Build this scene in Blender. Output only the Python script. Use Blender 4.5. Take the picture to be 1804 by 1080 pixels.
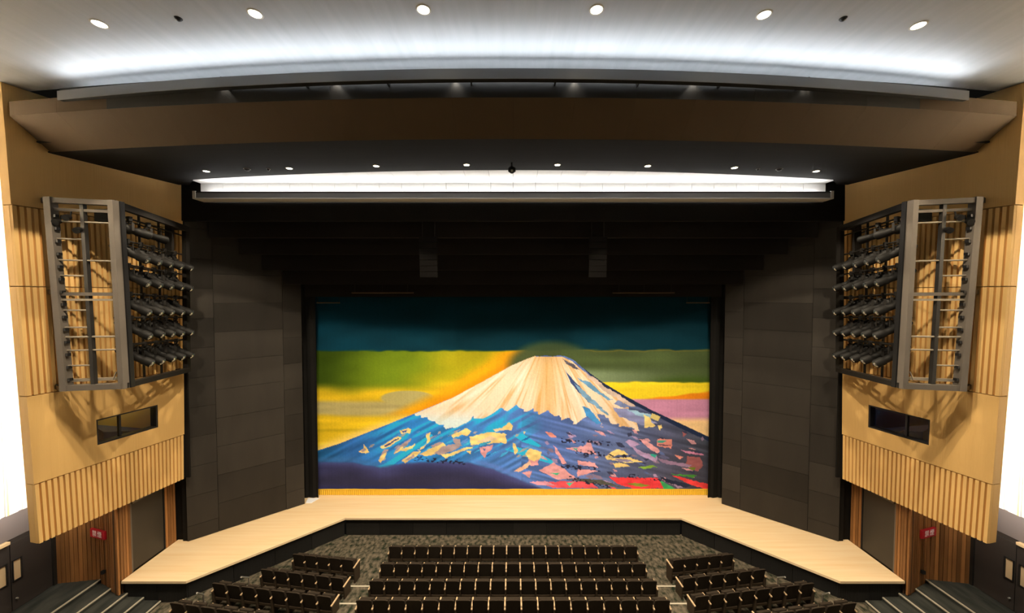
import bpy, bmesh, math, random
import numpy as np
from mathutils import Vector, Matrix

random.seed(7)
for o in list(bpy.data.objects):
    bpy.data.objects.remove(o, do_unlink=True)
SC = bpy.context.scene
COL = SC.collection

# ------------------------------------------------------------------ camera
CAM_Z = 10.1                      # metres above the stage floor (z = 0)
cam_d = bpy.data.cameras.new('camera')
cam = bpy.data.objects.new('camera', cam_d)
COL.objects.link(cam)
cam_d.sensor_width = 36.0
cam_d.lens = 36.0 * 650 / 1804
cam_d.shift_x = -2 / 1804
cam_d.clip_end = 200
cam.location = (0, 0, CAM_Z)
cam.rotation_euler = (math.radians(90) - math.atan(20 / 650), 0, 0)
SC.camera = cam

# ------------------------------------------------------------------ world, view
w = bpy.data.worlds.new('world')
SC.world = w
w.use_nodes = True
w.node_tree.nodes['Background'].inputs[0].default_value = (0.9, 0.8, 0.65, 1)
w.node_tree.nodes['Background'].inputs[1].default_value = 0.004
SC.view_settings.view_transform = 'Standard'
SC.view_settings.look = 'None'
SC.view_settings.gamma = 1
SC.view_settings.use_curve_mapping = False
SC.view_settings.exposure = 0.0

# light levels (each lamp builder below uses these)
WARM = (1.0, 0.83, 0.60)
P_FRONT, P_SOFFIT, P_REAR = 3500, 1000, 420
LED_CEIL, LED_COVE = 28.0, 26.0
P_WALLWASH = 700
P_SCALLOP = 9


# ------------------------------------------------------------------ helpers
def lin(c):
    out = []
    for v in c:
        v = v / 255.0
        out.append(v / 12.92 if v <= 0.04045 else ((v + 0.055) / 1.055) ** 2.4)
    return tuple(out)


MATS = {}


def mat(name, rgb, rough=0.6, metal=0.0, spec=0.4, noise=None, bump=None, rand=0.0, emit=None):
    """noise=(scale xyz, amount, rgb2); bump=(scale xyz, strength); rand = per object value spread."""
    m = bpy.data.materials.new(name)
    m.use_nodes = True
    nt = m.node_tree
    b = nt.nodes['Principled BSDF']
    b.inputs['Roughness'].default_value = rough
    b.inputs['Metallic'].default_value = metal
    b.inputs['Specular IOR Level'].default_value = spec
    col = (*rgb, 1)
    b.inputs['Base Color'].default_value = col
    last = None
    if noise or bump:
        tc = nt.nodes.new('ShaderNodeTexCoord')
    if noise:
        mp = nt.nodes.new('ShaderNodeMapping')
        mp.inputs['Scale'].default_value = noise[0]
        nt.links.new(tc.outputs['Object'], mp.inputs['Vector'])
        nz = nt.nodes.new('ShaderNodeTexNoise')
        nz.inputs['Scale'].default_value = 1.0
        nz.inputs['Detail'].default_value = 5.0
        nt.links.new(mp.outputs[0], nz.inputs['Vector'])
        rp = nt.nodes.new('ShaderNodeMapRange')
        rp.inputs['From Min'].default_value = 0.5 - 0.5 / noise[1]
        rp.inputs['From Max'].default_value = 0.5 + 0.5 / noise[1]
        nt.links.new(nz.outputs['Fac'], rp.inputs['Value'])
        mx = nt.nodes.new('ShaderNodeMix')
        mx.data_type = 'RGBA'
        mx.inputs[6].default_value = col
        mx.inputs[7].default_value = (*noise[2], 1)
        nt.links.new(rp.outputs[0], mx.inputs[0])
        last = mx.outputs[2]
    if rand:
        oi = nt.nodes.new('ShaderNodeObjectInfo')
        mr = nt.nodes.new('ShaderNodeMapRange')
        mr.inputs['To Min'].default_value = 1 - rand
        mr.inputs['To Max'].default_value = 1 + rand
        nt.links.new(oi.outputs['Random'], mr.inputs['Value'])
        hs = nt.nodes.new('ShaderNodeHueSaturation')
        hs.inputs['Color'].default_value = col
        if last:
            nt.links.new(last, hs.inputs['Color'])
        nt.links.new(mr.outputs[0], hs.inputs['Value'])
        last = hs.outputs[0]
    if last:
        nt.links.new(last, b.inputs['Base Color'])
    if bump:
        mp2 = nt.nodes.new('ShaderNodeMapping')
        mp2.inputs['Scale'].default_value = bump[0]
        nt.links.new(tc.outputs['Object'], mp2.inputs['Vector'])
        n2 = nt.nodes.new('ShaderNodeTexNoise')
        n2.inputs['Scale'].default_value = 1.0
        n2.inputs['Detail'].default_value = 3.0
        nt.links.new(mp2.outputs[0], n2.inputs['Vector'])
        bp = nt.nodes.new('ShaderNodeBump')
        bp.inputs['Strength'].default_value = bump[1]
        bp.inputs['Distance'].default_value = 0.02
        nt.links.new(n2.outputs['Fac'], bp.inputs['Height'])
        nt.links.new(bp.outputs[0], b.inputs['Normal'])
    if emit:
        b.inputs['Emission Color'].default_value = (*emit[0], 1)
        b.inputs['Emission Strength'].default_value = emit[1]
    MATS[name] = m
    return m


class MB:
    """Collects shapes; build() links them as ONE mesh object (coordinates in world space)."""
    def __init__(self):
        self.v = []
        self.f = []
        self.sm = []

    def add(self, vs, fs, smooth=False):
        n = len(self.v)
        self.v += [tuple(p) for p in vs]
        self.f += [tuple(i + n for i in f) for f in fs]
        self.sm += [smooth] * len(fs)
        return self

    def hexa(self, p):
        return self.add(p, [(0, 3, 2, 1), (4, 5, 6, 7), (0, 1, 5, 4), (1, 2, 6, 5), (2, 3, 7, 6), (3, 0, 4, 7)])

    def box(self, x0, x1, y0, y1, z0, z1):
        return self.hexa([(x0, y0, z0), (x1, y0, z0), (x1, y1, z0), (x0, y1, z0),
                          (x0, y0, z1), (x1, y0, z1), (x1, y1, z1), (x0, y1, z1)])

    def bar(self, a, b, wd, ht, up=(0, 0, 1)):
        a, b = Vector(a), Vector(b)
        d = (b - a).normalized()
        s = d.cross(Vector(up))
        if s.length < 1e-4:
            s = d.cross(Vector((1, 0, 0)))
        s.normalize()
        u = s.cross(d)
        s *= wd / 2
        u *= ht / 2
        return self.hexa([a - s - u, a + s - u, b + s - u, b - s - u, a - s + u, a + s + u, b + s + u, b - s + u])

    def tube(self, a, b, r0, r1=None, n=10, cap=True):
        if r1 is None:
            r1 = r0
        return self.lathe(a, b, [(0, r0), (1, r1)], n, cap)

    def lathe(self, a, b, prof, n=12, cap=True):
        a, b = Vector(a), Vector(b)
        d = b - a
        dn = d.normalized()
        s = dn.cross(Vector((0, 0, 1)))
        if s.length < 1e-4:
            s = Vector((1, 0, 0))
        s.normalize()
        u = s.cross(dn)
        vs, fs = [], []
        for t, r in prof:
            for k in range(n):
                an = 2 * math.pi * k / n
                vs.append(a + d * t + (s * math.cos(an) + u * math.sin(an)) * r)
        for i in range(len(prof) - 1):
            for k in range(n):
                k2 = (k + 1) % n
                fs.append((i * n + k, i * n + k2, (i + 1) * n + k2, (i + 1) * n + k))
        self.add(vs, fs, True)
        if cap:
            m = len(prof) - 1
            self.add([vs[k] for k in range(n)], [tuple(range(n))])
            self.add([vs[m * n + k] for k in range(n)], [tuple(range(n))])
        return self

    def prism(self, poly, z0, z1):
        n = len(poly)
        vs = [(x, y, z0) for x, y in poly] + [(x, y, z1) for x, y in poly]
        fs = [tuple(range(n)), tuple(range(n, 2 * n))]
        fs += [(i, (i + 1) % n, n + (i + 1) % n, n + i) for i in range(n)]
        return self.add(vs, fs)

    def mesh(self, name, m, origin=(0, 0, 0), bevel=0.0):
        me = bpy.data.meshes.new(name)
        o = Vector(origin)
        me.from_pydata([tuple(Vector(p) - o) for p in self.v], [], self.f)
        me.polygons.foreach_set('use_smooth', self.sm)
        bm = bmesh.new()
        bm.from_mesh(me)
        if bevel:
            bmesh.ops.bevel(bm, geom=bm.edges[:], offset=bevel, segments=2, affect='EDGES', profile=0.6)
        bmesh.ops.recalc_face_normals(bm, faces=bm.faces[:])
        bm.to_mesh(me)
        bm.free()
        me.materials.append(m)
        return me

    def build(self, name, m, parent=None, bevel=0.0, origin=None):
        org = Vector((0, 0, 0))
        if parent is not None:
            org = world_loc(parent)
        elif origin is not None:
            org = Vector(origin)
        me = self.mesh(name, m, org, bevel)
        o = bpy.data.objects.new(name, me)
        COL.objects.link(o)
        if parent is not None:
            o.parent = parent
        else:
            o.location = org
        return o


def world_loc(o):
    p = Vector(o.location)
    while o.parent is not None:
        o = o.parent
        p += Vector(o.location)
    return p


def tag(o, label=None, cat=None, group=None, kind=None):
    if label:
        o['label'] = label
    if cat:
        o['category'] = cat
    if group:
        o['group'] = group
    if kind:
        o['kind'] = kind
    return o


def empty(name, loc, label=None, cat=None, group=None, kind=None):
    o = bpy.data.objects.new(name, None)
    o.empty_display_size = 0.2
    COL.objects.link(o)
    o.location = loc
    return tag(o, label, cat, group, kind)


def struct(name, loc=(0, 0, 0), label=None):
    return empty(name, loc, label, None, None, 'structure')


def share(me, name, parent, loc, rot=(0, 0, 0)):
    o = bpy.data.objects.new(name, me)
    COL.objects.link(o)
    o.parent = parent
    o.location = loc
    o.rotation_euler = rot
    return o


def copy_tree(o, parent=None):
    c = o.copy()
    COL.objects.link(c)
    c.parent = parent
    for ch in list(o.children):
        copy_tree(ch, c)
    return c


def spot(name, loc, power, angle, blend, color, parent, aim=None, radius=0.08):
    l = bpy.data.lights.new(name, 'SPOT')
    l.energy = power
    l.spot_size = math.radians(angle)
    l.spot_blend = blend
    l.color = color
    l.shadow_soft_size = radius
    o = bpy.data.objects.new(name, l)
    COL.objects.link(o)
    o.parent = parent
    o.location = Vector(loc) - world_loc(parent)
    if aim is not None:
        o.rotation_euler = (Vector(aim) - Vector(loc)).to_track_quat('-Z', 'Y').to_euler()
    return o


ORD = ['first', 'second', 'third', 'fourth', 'fifth', 'sixth', 'seventh', 'eighth', 'ninth', 'tenth', 'eleventh',
       'twelfth', 'thirteenth', 'fourteenth', 'fifteenth', 'sixteenth', 'seventeenth', 'eighteenth', 'nineteenth']
SIDE = {-1: 'left', 1: 'right'}

# ------------------------------------------------------------------ materials
mat('beige', (0.72, 0.46, 0.17), 0.65, spec=0.25, noise=((6, 6, .6), 1.3, (0.68, 0.425, 0.155)), bump=((38, 38, .25), 0.35))
mat('beige_rib', (0.74, 0.475, 0.18), 0.6, spec=0.25, rand=0.05)
mat('white_wall', (0.85, 0.82, 0.76), 0.6)
mat('ceiling_grey', (0.47, 0.48, 0.485), 0.55, spec=0.3, noise=((5, .5, 1), 1.8, (0.40, 0.41, 0.415)), bump=((9, .8, 1), 0.15))
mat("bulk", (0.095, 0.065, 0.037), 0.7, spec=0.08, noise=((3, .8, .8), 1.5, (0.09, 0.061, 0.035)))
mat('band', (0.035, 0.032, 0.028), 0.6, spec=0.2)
mat('soffit', (0.022, 0.0215, 0.021), 0.8, spec=0.1, noise=((.6, 6, 1), 1.5, (0.018, 0.0175, 0.017)))
mat('cove_white', (0.78, 0.77, 0.75), 0.6)
mat('lip_grey', (0.20, 0.205, 0.22), 0.45, spec=0.4)
mat('lip_white', (0.7, 0.69, 0.66), 0.5)
mat('black', (0.008, 0.0075, 0.007), 0.8, spec=0.15)
mat('black_beam', (0.014, 0.011, 0.009), 0.75, spec=0.2)
mat('panel_dark', (0.038, 0.033, 0.028), 0.6, spec=0.22, rand=0.30, noise=((1.6, 1.6, .3), 1.8, (0.024, 0.021, 0.0185)))
mat('stage_wood', (0.80, 0.63, 0.41), 0.42, spec=0.35, noise=((.35, 7, 1), 2.2, (0.74, 0.53, 0.29)))
mat('stage_edge', (0.80, 0.62, 0.40), 0.4)
mat('fascia', (0.010, 0.0095, 0.009), 0.65, spec=0.3, rand=0.3, bump=((60, 60, .3), 0.5))
mat('carpet', (0.014, 0.020, 0.012), 0.95, spec=0.05, noise=((7, 4.5, 2), 3.2, (0.14, 0.115, 0.085)))
mat('carpet_step', (0.020, 0.022, 0.021), 0.95, spec=0.05, noise=((4, 1.2, 2), 2.2, (0.05, 0.052, 0.046)))
mat('nosing', (0.42, 0.38, 0.30), 0.5)
mat('wood_slat', (0.36, 0.165, 0.055), 0.5, spec=0.3, rand=0.38, noise=((14, 14, .8), 1.6, (0.23, 0.10, 0.033)))
mat('wood_back', (0.05, 0.025, 0.01), 0.7)
mat('door_dark', (0.045, 0.038, 0.030), 0.35, spec=0.4, noise=((3, 3, .4), 1.3, (0.035, 0.03, 0.024)))
mat('dark_wall', (0.035, 0.029, 0.026), 0.6, spec=0.3)
mat('grey_band', (0.15, 0.13, 0.13), 0.6)
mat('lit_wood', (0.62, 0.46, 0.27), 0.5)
mat('steel', (0.15, 0.13, 0.11), 0.5, metal=0.2, spec=0.4)
mat('steel_dark', (0.022, 0.020, 0.018), 0.5, metal=0.2, spec=0.35)
mat('steel_pale', (0.40, 0.35, 0.28), 0.4, metal=0.4)
mat('lamp_black', (0.009, 0.0085, 0.008), 0.6, spec=0.18)
mat('lens_glass', (0.55, 0.6, 0.62), 0.06, metal=0.9, spec=0.8)
mat('seat_fabric', (0.022, 0.016, 0.011), 0.85, spec=0.15, noise=((30, 30, 30), 1.5, (0.034, 0.025, 0.017)))
mat('seat_shell', (0.040, 0.027, 0.016), 0.55, spec=0.3)
mat('arm_wood', (0.52, 0.37, 0.22), 0.45)
mat('metal_bright', (0.55, 0.54, 0.50), 0.35, metal=0.7)
mat('downlight_trim', (0.55, 0.52, 0.46), 0.4)
mat('downlight_glow', (1, 1, 1), 0.4, emit=((1.0, 0.86, 0.62), 30.0))
mat('led_cool', (1, 1, 1), 0.4, emit=((0.86, 0.93, 1.0), LED_CEIL))
mat('led_cove', (1, 1, 1), 0.4, emit=((1.0, 0.98, 0.95), LED_COVE))
mat('fringe_gold', (0.85, 0.56, 0.05), 0.55, noise=((40, 4, 2), 1.6, (0.75, 0.45, 0.03)))
mat('sign_red', (0.35, 0.01, 0.02), 0.4, emit=((0.8, 0.02, 0.03), 0.06))
mat('sign_text', (0.85, 0.75, 0.72), 0.5, emit=((1.0, 0.8, 0.75), 0.06))
mat('booth_olive', (0.34, 0.27, 0.09), 0.8)
mat('booth_dark', (0.05, 0.035, 0.035), 0.8)
mat('booth_blue', (0.015, 0.025, 0.075), 0.8)
mat('paper', (0.75, 0.65, 0.42), 0.7)
mat('speaker_grey', (0.006, 0.005, 0.0045), 0.6, spec=0.15)
mat('pipe_brown', (0.10, 0.06, 0.03), 0.5)
mat('frame_black', (0.012, 0.012, 0.013), 0.4)
mat('plate_white', (0.80, 0.82, 0.88), 0.5)  # colour of the light patch painted on the stage floor
gl = mat('glass', (1, 1, 1), 0.02, spec=0.5)
gl.node_tree.nodes['Principled BSDF'].inputs['Transmission Weight'].default_value = 1.0
gl.node_tree.nodes['Principled BSDF'].inputs['IOR'].default_value = 1.2
M = MATS

# ================================================================== SETTING
# ---- stage floor
st = struct('floor_stage', (0, 15, 0), 'pale timber stage floor with angled side wings')
poly = [(-7.63, 16.45), (-11.57, 12.75), (-13.84, 12.75), (-13.84, 19.2), (13.84, 19.2), (13.84, 12.75), (11.57, 12.75), (7.63, 16.45)]
MB().prism(poly, -0.06, 0.0).build('stage_deck', M['stage_wood'], st)
edge = poly[3:] + poly[:3]
front = [(-13.84, 12.75), (-11.57, 12.75), (-7.63, 16.45), (7.63, 16.45), (11.57, 12.75), (13.84, 12.75)]
for a, b in zip(front[:-1], front[1:]):
    a, b = Vector((*a, 0)), Vector((*b, 0))
    d = (b - a).normalized()
    nrm = Vector((d.y, -d.x, 0))
    MB().bar(a + nrm * .012 + Vector((0, 0, -.045)), b + nrm * .012 + Vector((0, 0, -.045)), .03, .085).build('stage_nosing', M['stage_edge'], st)
    L = (b - a).length
    n = max(2, round(L / 1.5))
    for i in range(n):
        p = a + d * (L * i / n + .006) - nrm * .12 + Vector((0, 0, -.47))
        q = a + d * (L * (i + 1) / n - .006) - nrm * .12 + Vector((0, 0, -.47))
        MB().bar(p, q, .05, .80).build('fascia_panel', M['fascia'], st)

# ---- auditorium floor, terraces
fl = struct('floor', (0, 10, -0.87), 'dark mottled carpet floor of the seating area')
MB().box(-12.56, 12.56, -7, 16.6, -1.05, -0.87).build('carpet_front', M['carpet'], fl)
p3 = [(-11.7, -7), (-11.7, 13.45), (-6.1, 12.66), (-6.1, 13.38), (6.1, 13.38), (6.1, 12.66), (11.7, 13.45), (11.7, -7)]
p4 = [(-11.7, -7), (-11.7, 12.43), (-6.0, 11.66), (-6.0, 12.35), (6.0, 12.35), (6.0, 11.66), (11.7, 12.43), (11.7, -7)]
MB().prism(p3, -0.87, -0.70).build('terrace', M['carpet'], fl)
MB().prism(p4, -0.70, -0.48).build('terrace', M['carpet'], fl)
for s in (-1, 1):
    MB().box(s * 5.22, s * 6.08, 13.34, 13.40, -.705, -.694).build('step_nosing', M['nosing'], fl)
    MB().box(s * 5.22, s * 5.98, 12.31, 12.37, -.485, -.474).build('step_nosing', M['nosing'], fl)

# ---- side steps and landings
for s in (-1, 1):
    ss = struct('floor_steps_' + SIDE[s], (s * 14, 10, -0.87), 'dark carpeted steps with pale nosings on the %s beside the stage' % SIDE[s])
    xs = [12.56, 13.16, 13.76, 14.40, 15.06, 16.6]
    zs = [-0.79, -0.66, -0.53, -0.40, -0.27]
    for i in range(5):
        y1 = 12.84 if i < 2 else 13.4
        MB().box(s * xs[i], s * xs[i + 1], -7, y1, -1.05, zs[i]).build('step', M['carpet_step'], ss)
        MB().box(s * (xs[i] - .012), s * (xs[i] + .035), -7, y1 - .02, zs[i] - .03, zs[i] + .006).build('step_nosing', M['nosing'], ss)

# ---- lower side walls: sliding door wall, slatted timber wall, dark corridor wall
for s in (-1, 1):
    sd = SIDE[s]
    wl = struct('wall_lower_' + sd, (s * 15, 13, 0), 'timber clad lower wall under the %s side wall' % sd)
    MB().box(s * 13.98, s * 14.1, 12.75, 19, -.9, 2.9).build('backing', M['wood_back'], wl)
    # wood strips either side of the door (plane x = 13.84)
    def slats(pa, pb, z0, z1, wdt):
        pa, pb = Vector(pa), Vector(pb)
        L = (pb - pa).length
        n = max(1, round(L / wdt))
        d = (pb - pa) / n
        for i in range(n):
            a = pa + d * (i + .09)
            b = pa + d * (i + .91)
            q = random.uniform(0, .012)
            nr = Vector((d.y, -d.x, 0)).normalized() * s
            off = nr * (q)
            MB().bar(a + off + Vector((0, 0, (z0 + z1) / 2)), b + off + Vector((0, 0, (z0 + z1) / 2)), .05, z1 - z0).build('slat', M['wood_slat'], wl)
    slats((s * 13.87, 14.42, 0), (s * 13.87, 14.88, 0), 0.0, 2.9, .115)
    slats((s * 13.87, 12.74, 0), (s * 13.87, 13.12, 0), 0.0, 2.9, .095)
    slats((s * 13.90, 12.72, 0), (s * 15.02, 13.17, 0), -0.5, 2.9, .135)
    slats((s * 15.06, 13.20, 0), (s * 16.40, 12.98, 0), -0.3, 2.9, .135)
    MB().hexa([(s * 13.9, 12.80, -.9), (s * 15.05, 13.25, -.9), (s * 15.05, 13.35, -.9), (s * 13.9, 12.95, -.9),
               (s * 13.9, 12.80, 2.9), (s * 15.05, 13.25, 2.9), (s * 15.05, 13.35, 2.9), (s * 13.9, 12.95, 2.9)]).build('backing', M['wood_back'], wl)
    MB().hexa([(s * 15.05, 13.25, -.9), (s * 16.6, 13.04, -.9), (s * 16.6, 13.2, -.9), (s * 15.05, 13.4, -.9),
               (s * 15.05, 13.25, 2.9), (s * 16.6, 13.04, 2.9), (s * 16.6, 13.2, 2.9), (s * 15.05, 13.4, 2.9)]).build('backing', M['wood_back'], wl)
    MB().box(s * 14.3, s * 16.44, 12.55, 15.6, 2.9, 3.05).build('corridor_soffit', M['black'], wl)
    # black recess behind the stage-side wood strip
    MB().box(s * 13.45, s * 13.98, 14.95, 15.05, 0, 2.95).build('recess', M['black'], wl)
    # sliding door
    dr = struct('door_%d' % (1 if s < 0 else 2), (s * 13.9, 13.8, 0), 'dark sliding door onto the stage wing, %s side' % sd)
    MB().box(s * 13.885, s * 13.94, 13.17, 14.38, 0.02, 2.55).build('door_leaf', M['door_dark'], dr, .008)
    MB().box(s * 13.86, s * 13.95, 13.12, 13.165, 0.0, 2.75).build('door_jamb', M['steel'], dr)
    MB().box(s * 13.86, s * 13.95, 14.385, 14.42, 0.0, 2.75).build('door_jamb', M['frame_black'], dr)
    MB().box(s * 13.74, s * 13.83, 13.1, 14.9, 2.56, 2.64).build('door_track', M['steel'], dr)
    MB().box(s * 13.86, s * 13.97, 13.165, 14.385, 2.56, 2.9).build('door_header', M['frame_black'], dr)
    # dark corridor wall with doors
    wd = struct('wall_corridor_' + sd, (s * 16.45, 9, 0), 'dark corridor wall with doors below the bright %s wall' % sd)
    MB().box(s * 16.44, s * 16.6, -7, 13.2, -.4, 2.1).build('wall_panel', M['dark_wall'], wd)
    MB().box(s * 16.425, s * 16.6, -7, 12.65, 2.12, 2.93).build('wall_band', M['grey_band'], wd)
    MB().box(s * 16.30, s * 16.44, -7, 11.72, 2.02, 2.11).build('timber_trim', M['lit_wood'], wd)
    MB().box(s * 16.38, s * 16.46, 12.86, 12.98, -.27, 2.9).build('corner_post', M['steel_dark'], wd)
    for k, (y0, y1, wy0, wy1, dw) in enumerate(((11.78, 12.62, 11.83, 12.02, .72), (10.9, 11.76, 11.46, 11.66, .72))):
        dd = struct('door_%d' % ((3 if s < 0 else 5) + k), (s * 16.42, (y0 + y1) / 2, -.27), 'dark corridor door with a narrow lit pane on the %s' % sd)
        m = MB()
        m.box(s * 16.40, s * 16.44, y0, wy0, -.25, 1.98).box(s * 16.40, s * 16.44, wy1, y1, -.25, 1.98)
        m.box(s * 16.40, s * 16.44, wy0, wy1, -.25, dw).box(s * 16.40, s * 16.44, wy0, wy1, 1.38, 1.98)
        m.build('door_leaf', M['dark_wall'], dd)
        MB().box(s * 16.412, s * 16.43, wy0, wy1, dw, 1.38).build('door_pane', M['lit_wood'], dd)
        m = MB()
        m.box(s * 16.375, s * 16.40, wy0 - .03, wy0, dw - .03, 1.41).box(s * 16.375, s * 16.40, wy1, wy1 + .03, dw - .03, 1.41)
        m.box(s * 16.375, s * 16.40, wy0, wy1, dw - .03, dw).box(s * 16.375, s * 16.40, wy0, wy1, 1.38, 1.41)
        m.build('pane_frame', M['frame_black'], dd)
        MB().tube((s * 16.40, y0 + .1, .1), (s * 16.35, y0 + .1, .1), .03, .025).build('door_stop', M['metal_bright'], dd)
    # bright white upper wall with battens
    ww = struct('wall_white_' + sd, (s * 16.45, 9, 8), 'bright white lit upper wall at the far %s' % sd)
    MB().box(s * 16.45, s * 16.6, -7, 15.6, 2.93, 16.4).build('wall_panel', M['white_wall'], ww)
    for y in np.arange(5.0, 13.2, 0.42):
        MB().box(s * 16.41, s * 16.46, y, y + .30, 2.93, 16.2).build('batten', M['white_wall'], ww)
    MB().box(s * 16.40, s * 16.46, 11.76, 11.80, 2.93, 16.2).build('timber_strip', M['lit_wood'], ww)
    MB().box(s * 13.9, s * 16.6, 15.6, 15.7, 3.05, 16.4).build('end_wall', M['black'], ww)

# ---- beige upper side walls (lean slightly outwards, seams in five tiers)
def W(u, z, s, off=0.0):
    """point on the side wall: u 0 at the auditorium end, 1 at the stage end; off = outward depth."""
    t = (z - 2.78) / (15.93 - 2.78)
    x = (13.96 - u * .84) * (1 - t) + (14.19 - u * 1.33) * t
    y = (10.64 + u * 3.88) * (1 - t) + (10.41 + u * 4.11) * t
    return (s * (x + off * .977), y + off * .21, z)


def wquad(mb, u0, u1, z0, z1, s, o0, o1):
    mb.hexa([W(u0, z0, s, o0), W(u1, z0, s, o0), W(u1, z0, s, o1), W(u0, z0, s, o1),
             W(u0, z1, s, o0), W(u1, z1, s, o0), W(u1, z1, s, o1), W(u0, z1, s, o1)])


TIERS = [(2.78, 4.56, 'rib', 32), (4.56, 7.17, 'flat', 0), (7.17, 10.35, 'rib', 32), (10.35, 12.65, 'rib', 32), (12.65, 16.02, 'flat', 0)]
WU = (.355, .78)
WZ = (5.16, 6.01)
for s in (-1, 1):
    sd = SIDE[s]
    wb = struct('wall_' + sd, W(.5, 8, s), 'tall beige side wall with ribbed tiers on the %s' % sd)
    for ti, (z0, z1, kind, n) in enumerate(TIERS):
        g = .012
        mb = MB()
        if ti == 1:
            us = [0, WU[0], WU[1], 1]
            zz = [z0 + g, WZ[0], WZ[1], z1 - g]
            for a in range(3):
                for c in range(3):
                    if a == 1 and c == 1:
                        continue
                    wquad(mb, us[a], us[a + 1], zz[c], zz[c + 1], s, 0, .30)
        else:
            o = 0.085 if kind == 'rib' else 0.0
            for a in range(6):
                wquad(mb, a / 6, (a + 1) / 6, z0 + (g if ti else 0), z1 - g, s, o, .30)
        mb.build('wall_tier', M['beige'], wb)
        if kind == 'rib':
            for i in range(n):
                u0, u1 = i / n, (i + 1) / n
                um = (u1 - u0)
                z0g, z1g = z0 + (g if ti else 0), z1 - g
                a, b, c, d = u0 + .03 * um, u0 + .12 * um, u0 + .74 * um, u0 + .97 * um
                vs = []
                for z in (z0g, z1g):
                    vs += [W(a, z, s, .09), W(b, z, s, .0), W(c, z, s, .0), W(d, z, s, .09)]
                MB().add(vs, [(0, 1, 5, 4), (1, 2, 6, 5), (2, 3, 7, 6), (3, 0, 4, 7), (0, 3, 2, 1), (4, 5, 6, 7)]).build('rib', M['beige_rib'], wb)
    mb = MB()
    wquad(mb, 0, 1, 2.78, 16.02, s, .31, .36)
    # the backing board is cut where the window sits
    mb = MB()
    for (a, b, c, d) in ((0, WU[0], 2.78, 16.02), (WU[1], 1, 2.78, 16.02), (WU[0], WU[1], 2.78, WZ[0]), (WU[0], WU[1], WZ[1], 16.02)):
        wquad(mb, a, b, c, d, s, .305, .36)
    mb.build('backing', M['beige'], wb)
    # window onto the control booth
    wi = struct('window_%d' % (1 if s < 0 else 2), W(.56, 5.6, s, .1), 'wide booth window in the beige %s wall' % sd)
    fr = MB()
    du, dz = .012, .05
    for (a, b, c, d) in ((WU[0], WU[1], WZ[0], WZ[0] + dz), (WU[0], WU[1], WZ[1] - dz, WZ[1]), (WU[0], WU[0] + du, WZ[0] + dz, WZ[1] - dz), (WU[1] - du, WU[1], WZ[0] + dz, WZ[1] - dz)):
        wquad(fr, a, b, c, d, s, .02, .30)
    fr.build('window_frame', M['frame_black'], wi)
    mu = MB()
    wquad(mu, .512, .526, WZ[0] + dz, WZ[1] - dz, s, .10, .20)
    mu.build('mullion', M['frame_black'], wi)
    for (a, b) in ((WU[0] + du, .512), (.526, WU[1] - du)):
        p = MB()
        wquad(p, a, b, WZ[0] + dz, WZ[1] - dz, s, .14, .15)
        p.build('window_pane', M['glass'], wi)
    # the booth behind it: an open-fronted room
    bo = struct('wall_booth_' + sd, W(.56, 4.8, s, 1.0), 'dim booth room behind the %s window' % sd)
    bm = MB()
    m_ = M['booth_olive'] if s < 0 else M['booth_dark']
    wquad(bm, .32, 1.08, 4.6, 6.6, s, 1.25, 1.30)
    bm.build('back_wall', m_, bo)
    bm = MB()
    wquad(bm, .32, 1.08, 4.55, 4.6, s, .5, 1.30)
    wquad(bm, .32, 1.08, 6.6, 6.65, s, .5, 1.30)
    wquad(bm, .31, .32, 4.55, 6.65, s, .37, 1.30)
    wquad(bm, 1.08, 1.09, 4.55, 6.65, s, .6, 1.30)
    bm.build('side_wall', m_, bo)
    dk = empty('booth_desk', W(.45, 4.6, s, .9), 'dark blue control desk inside the %s booth window' % sd, 'desk')  # sloping blue shape stands in for seats reflected in the glass
    bm = MB()
    bm.hexa([W(.47, 4.62, s, .55), W(.84, 4.62, s, .55), W(.84, 4.62, s, 1.1), W(.47, 4.62, s, 1.1),
             W(.47, 5.40, s, .55), W(.84, 4.90, s, .55), W(.84, 4.95, s, 1.1), W(.47, 5.62, s, 1.1)])
    bm.build('console', M['booth_blue'], dk)
    bm = MB()
    wquad(bm, .46, .86, 4.86, 4.90, s, .44, .54)
    bm.build('desk_ledge', M['steel'], dk)
    if s < 0:
        for k, (a, b) in enumerate(((.945, .97), (.99, 1.025))):
            nt = empty('notice', W((a + b) / 2, 5.3, s, 1.23), ('narrow' if k == 0 else 'wide') + ' pale notice on the back wall of the left booth', 'notice')
            bm = MB()
            wquad(bm, a, b, 5.05, 5.48, s, 1.225, 1.245)
            bm.build('sheet', M['paper'], nt)
    lb = empty('booth_lamp', W(.7, 6.55, s, .9), 'small lamp on the ceiling inside the %s booth' % sd, 'lamp')
    x, y, z = W(.7, 6.56, s, .9)
    MB().lathe((x, y, z + .03), (x, y, z - .05), [(0, .09), (.6, .09), (1, .06)], 12).build('lamp_body', M['downlight_trim'], lb)
    l = bpy.data.lights.new('booth_light', 'POINT')
    l.energy = 16 if s < 0 else 5
    l.color = (1, .85, .45) if s < 0 else (1, .7, .7)
    l.shadow_soft_size = .06
    o = bpy.data.objects.new('booth_light', l)
    COL.objects.link(o)
    o.parent = lb
    o.location = (0, 0, -.12)

# ---- back of the hall (behind the camera)
bw = struct('wall_back', (0, -7, 5), 'rear wall of the hall')
MB().box(-16.6, 16.6, -7.2, -7.0, -1, 16.4).build('wall_panel', M['dark_wall'], bw)

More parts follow.
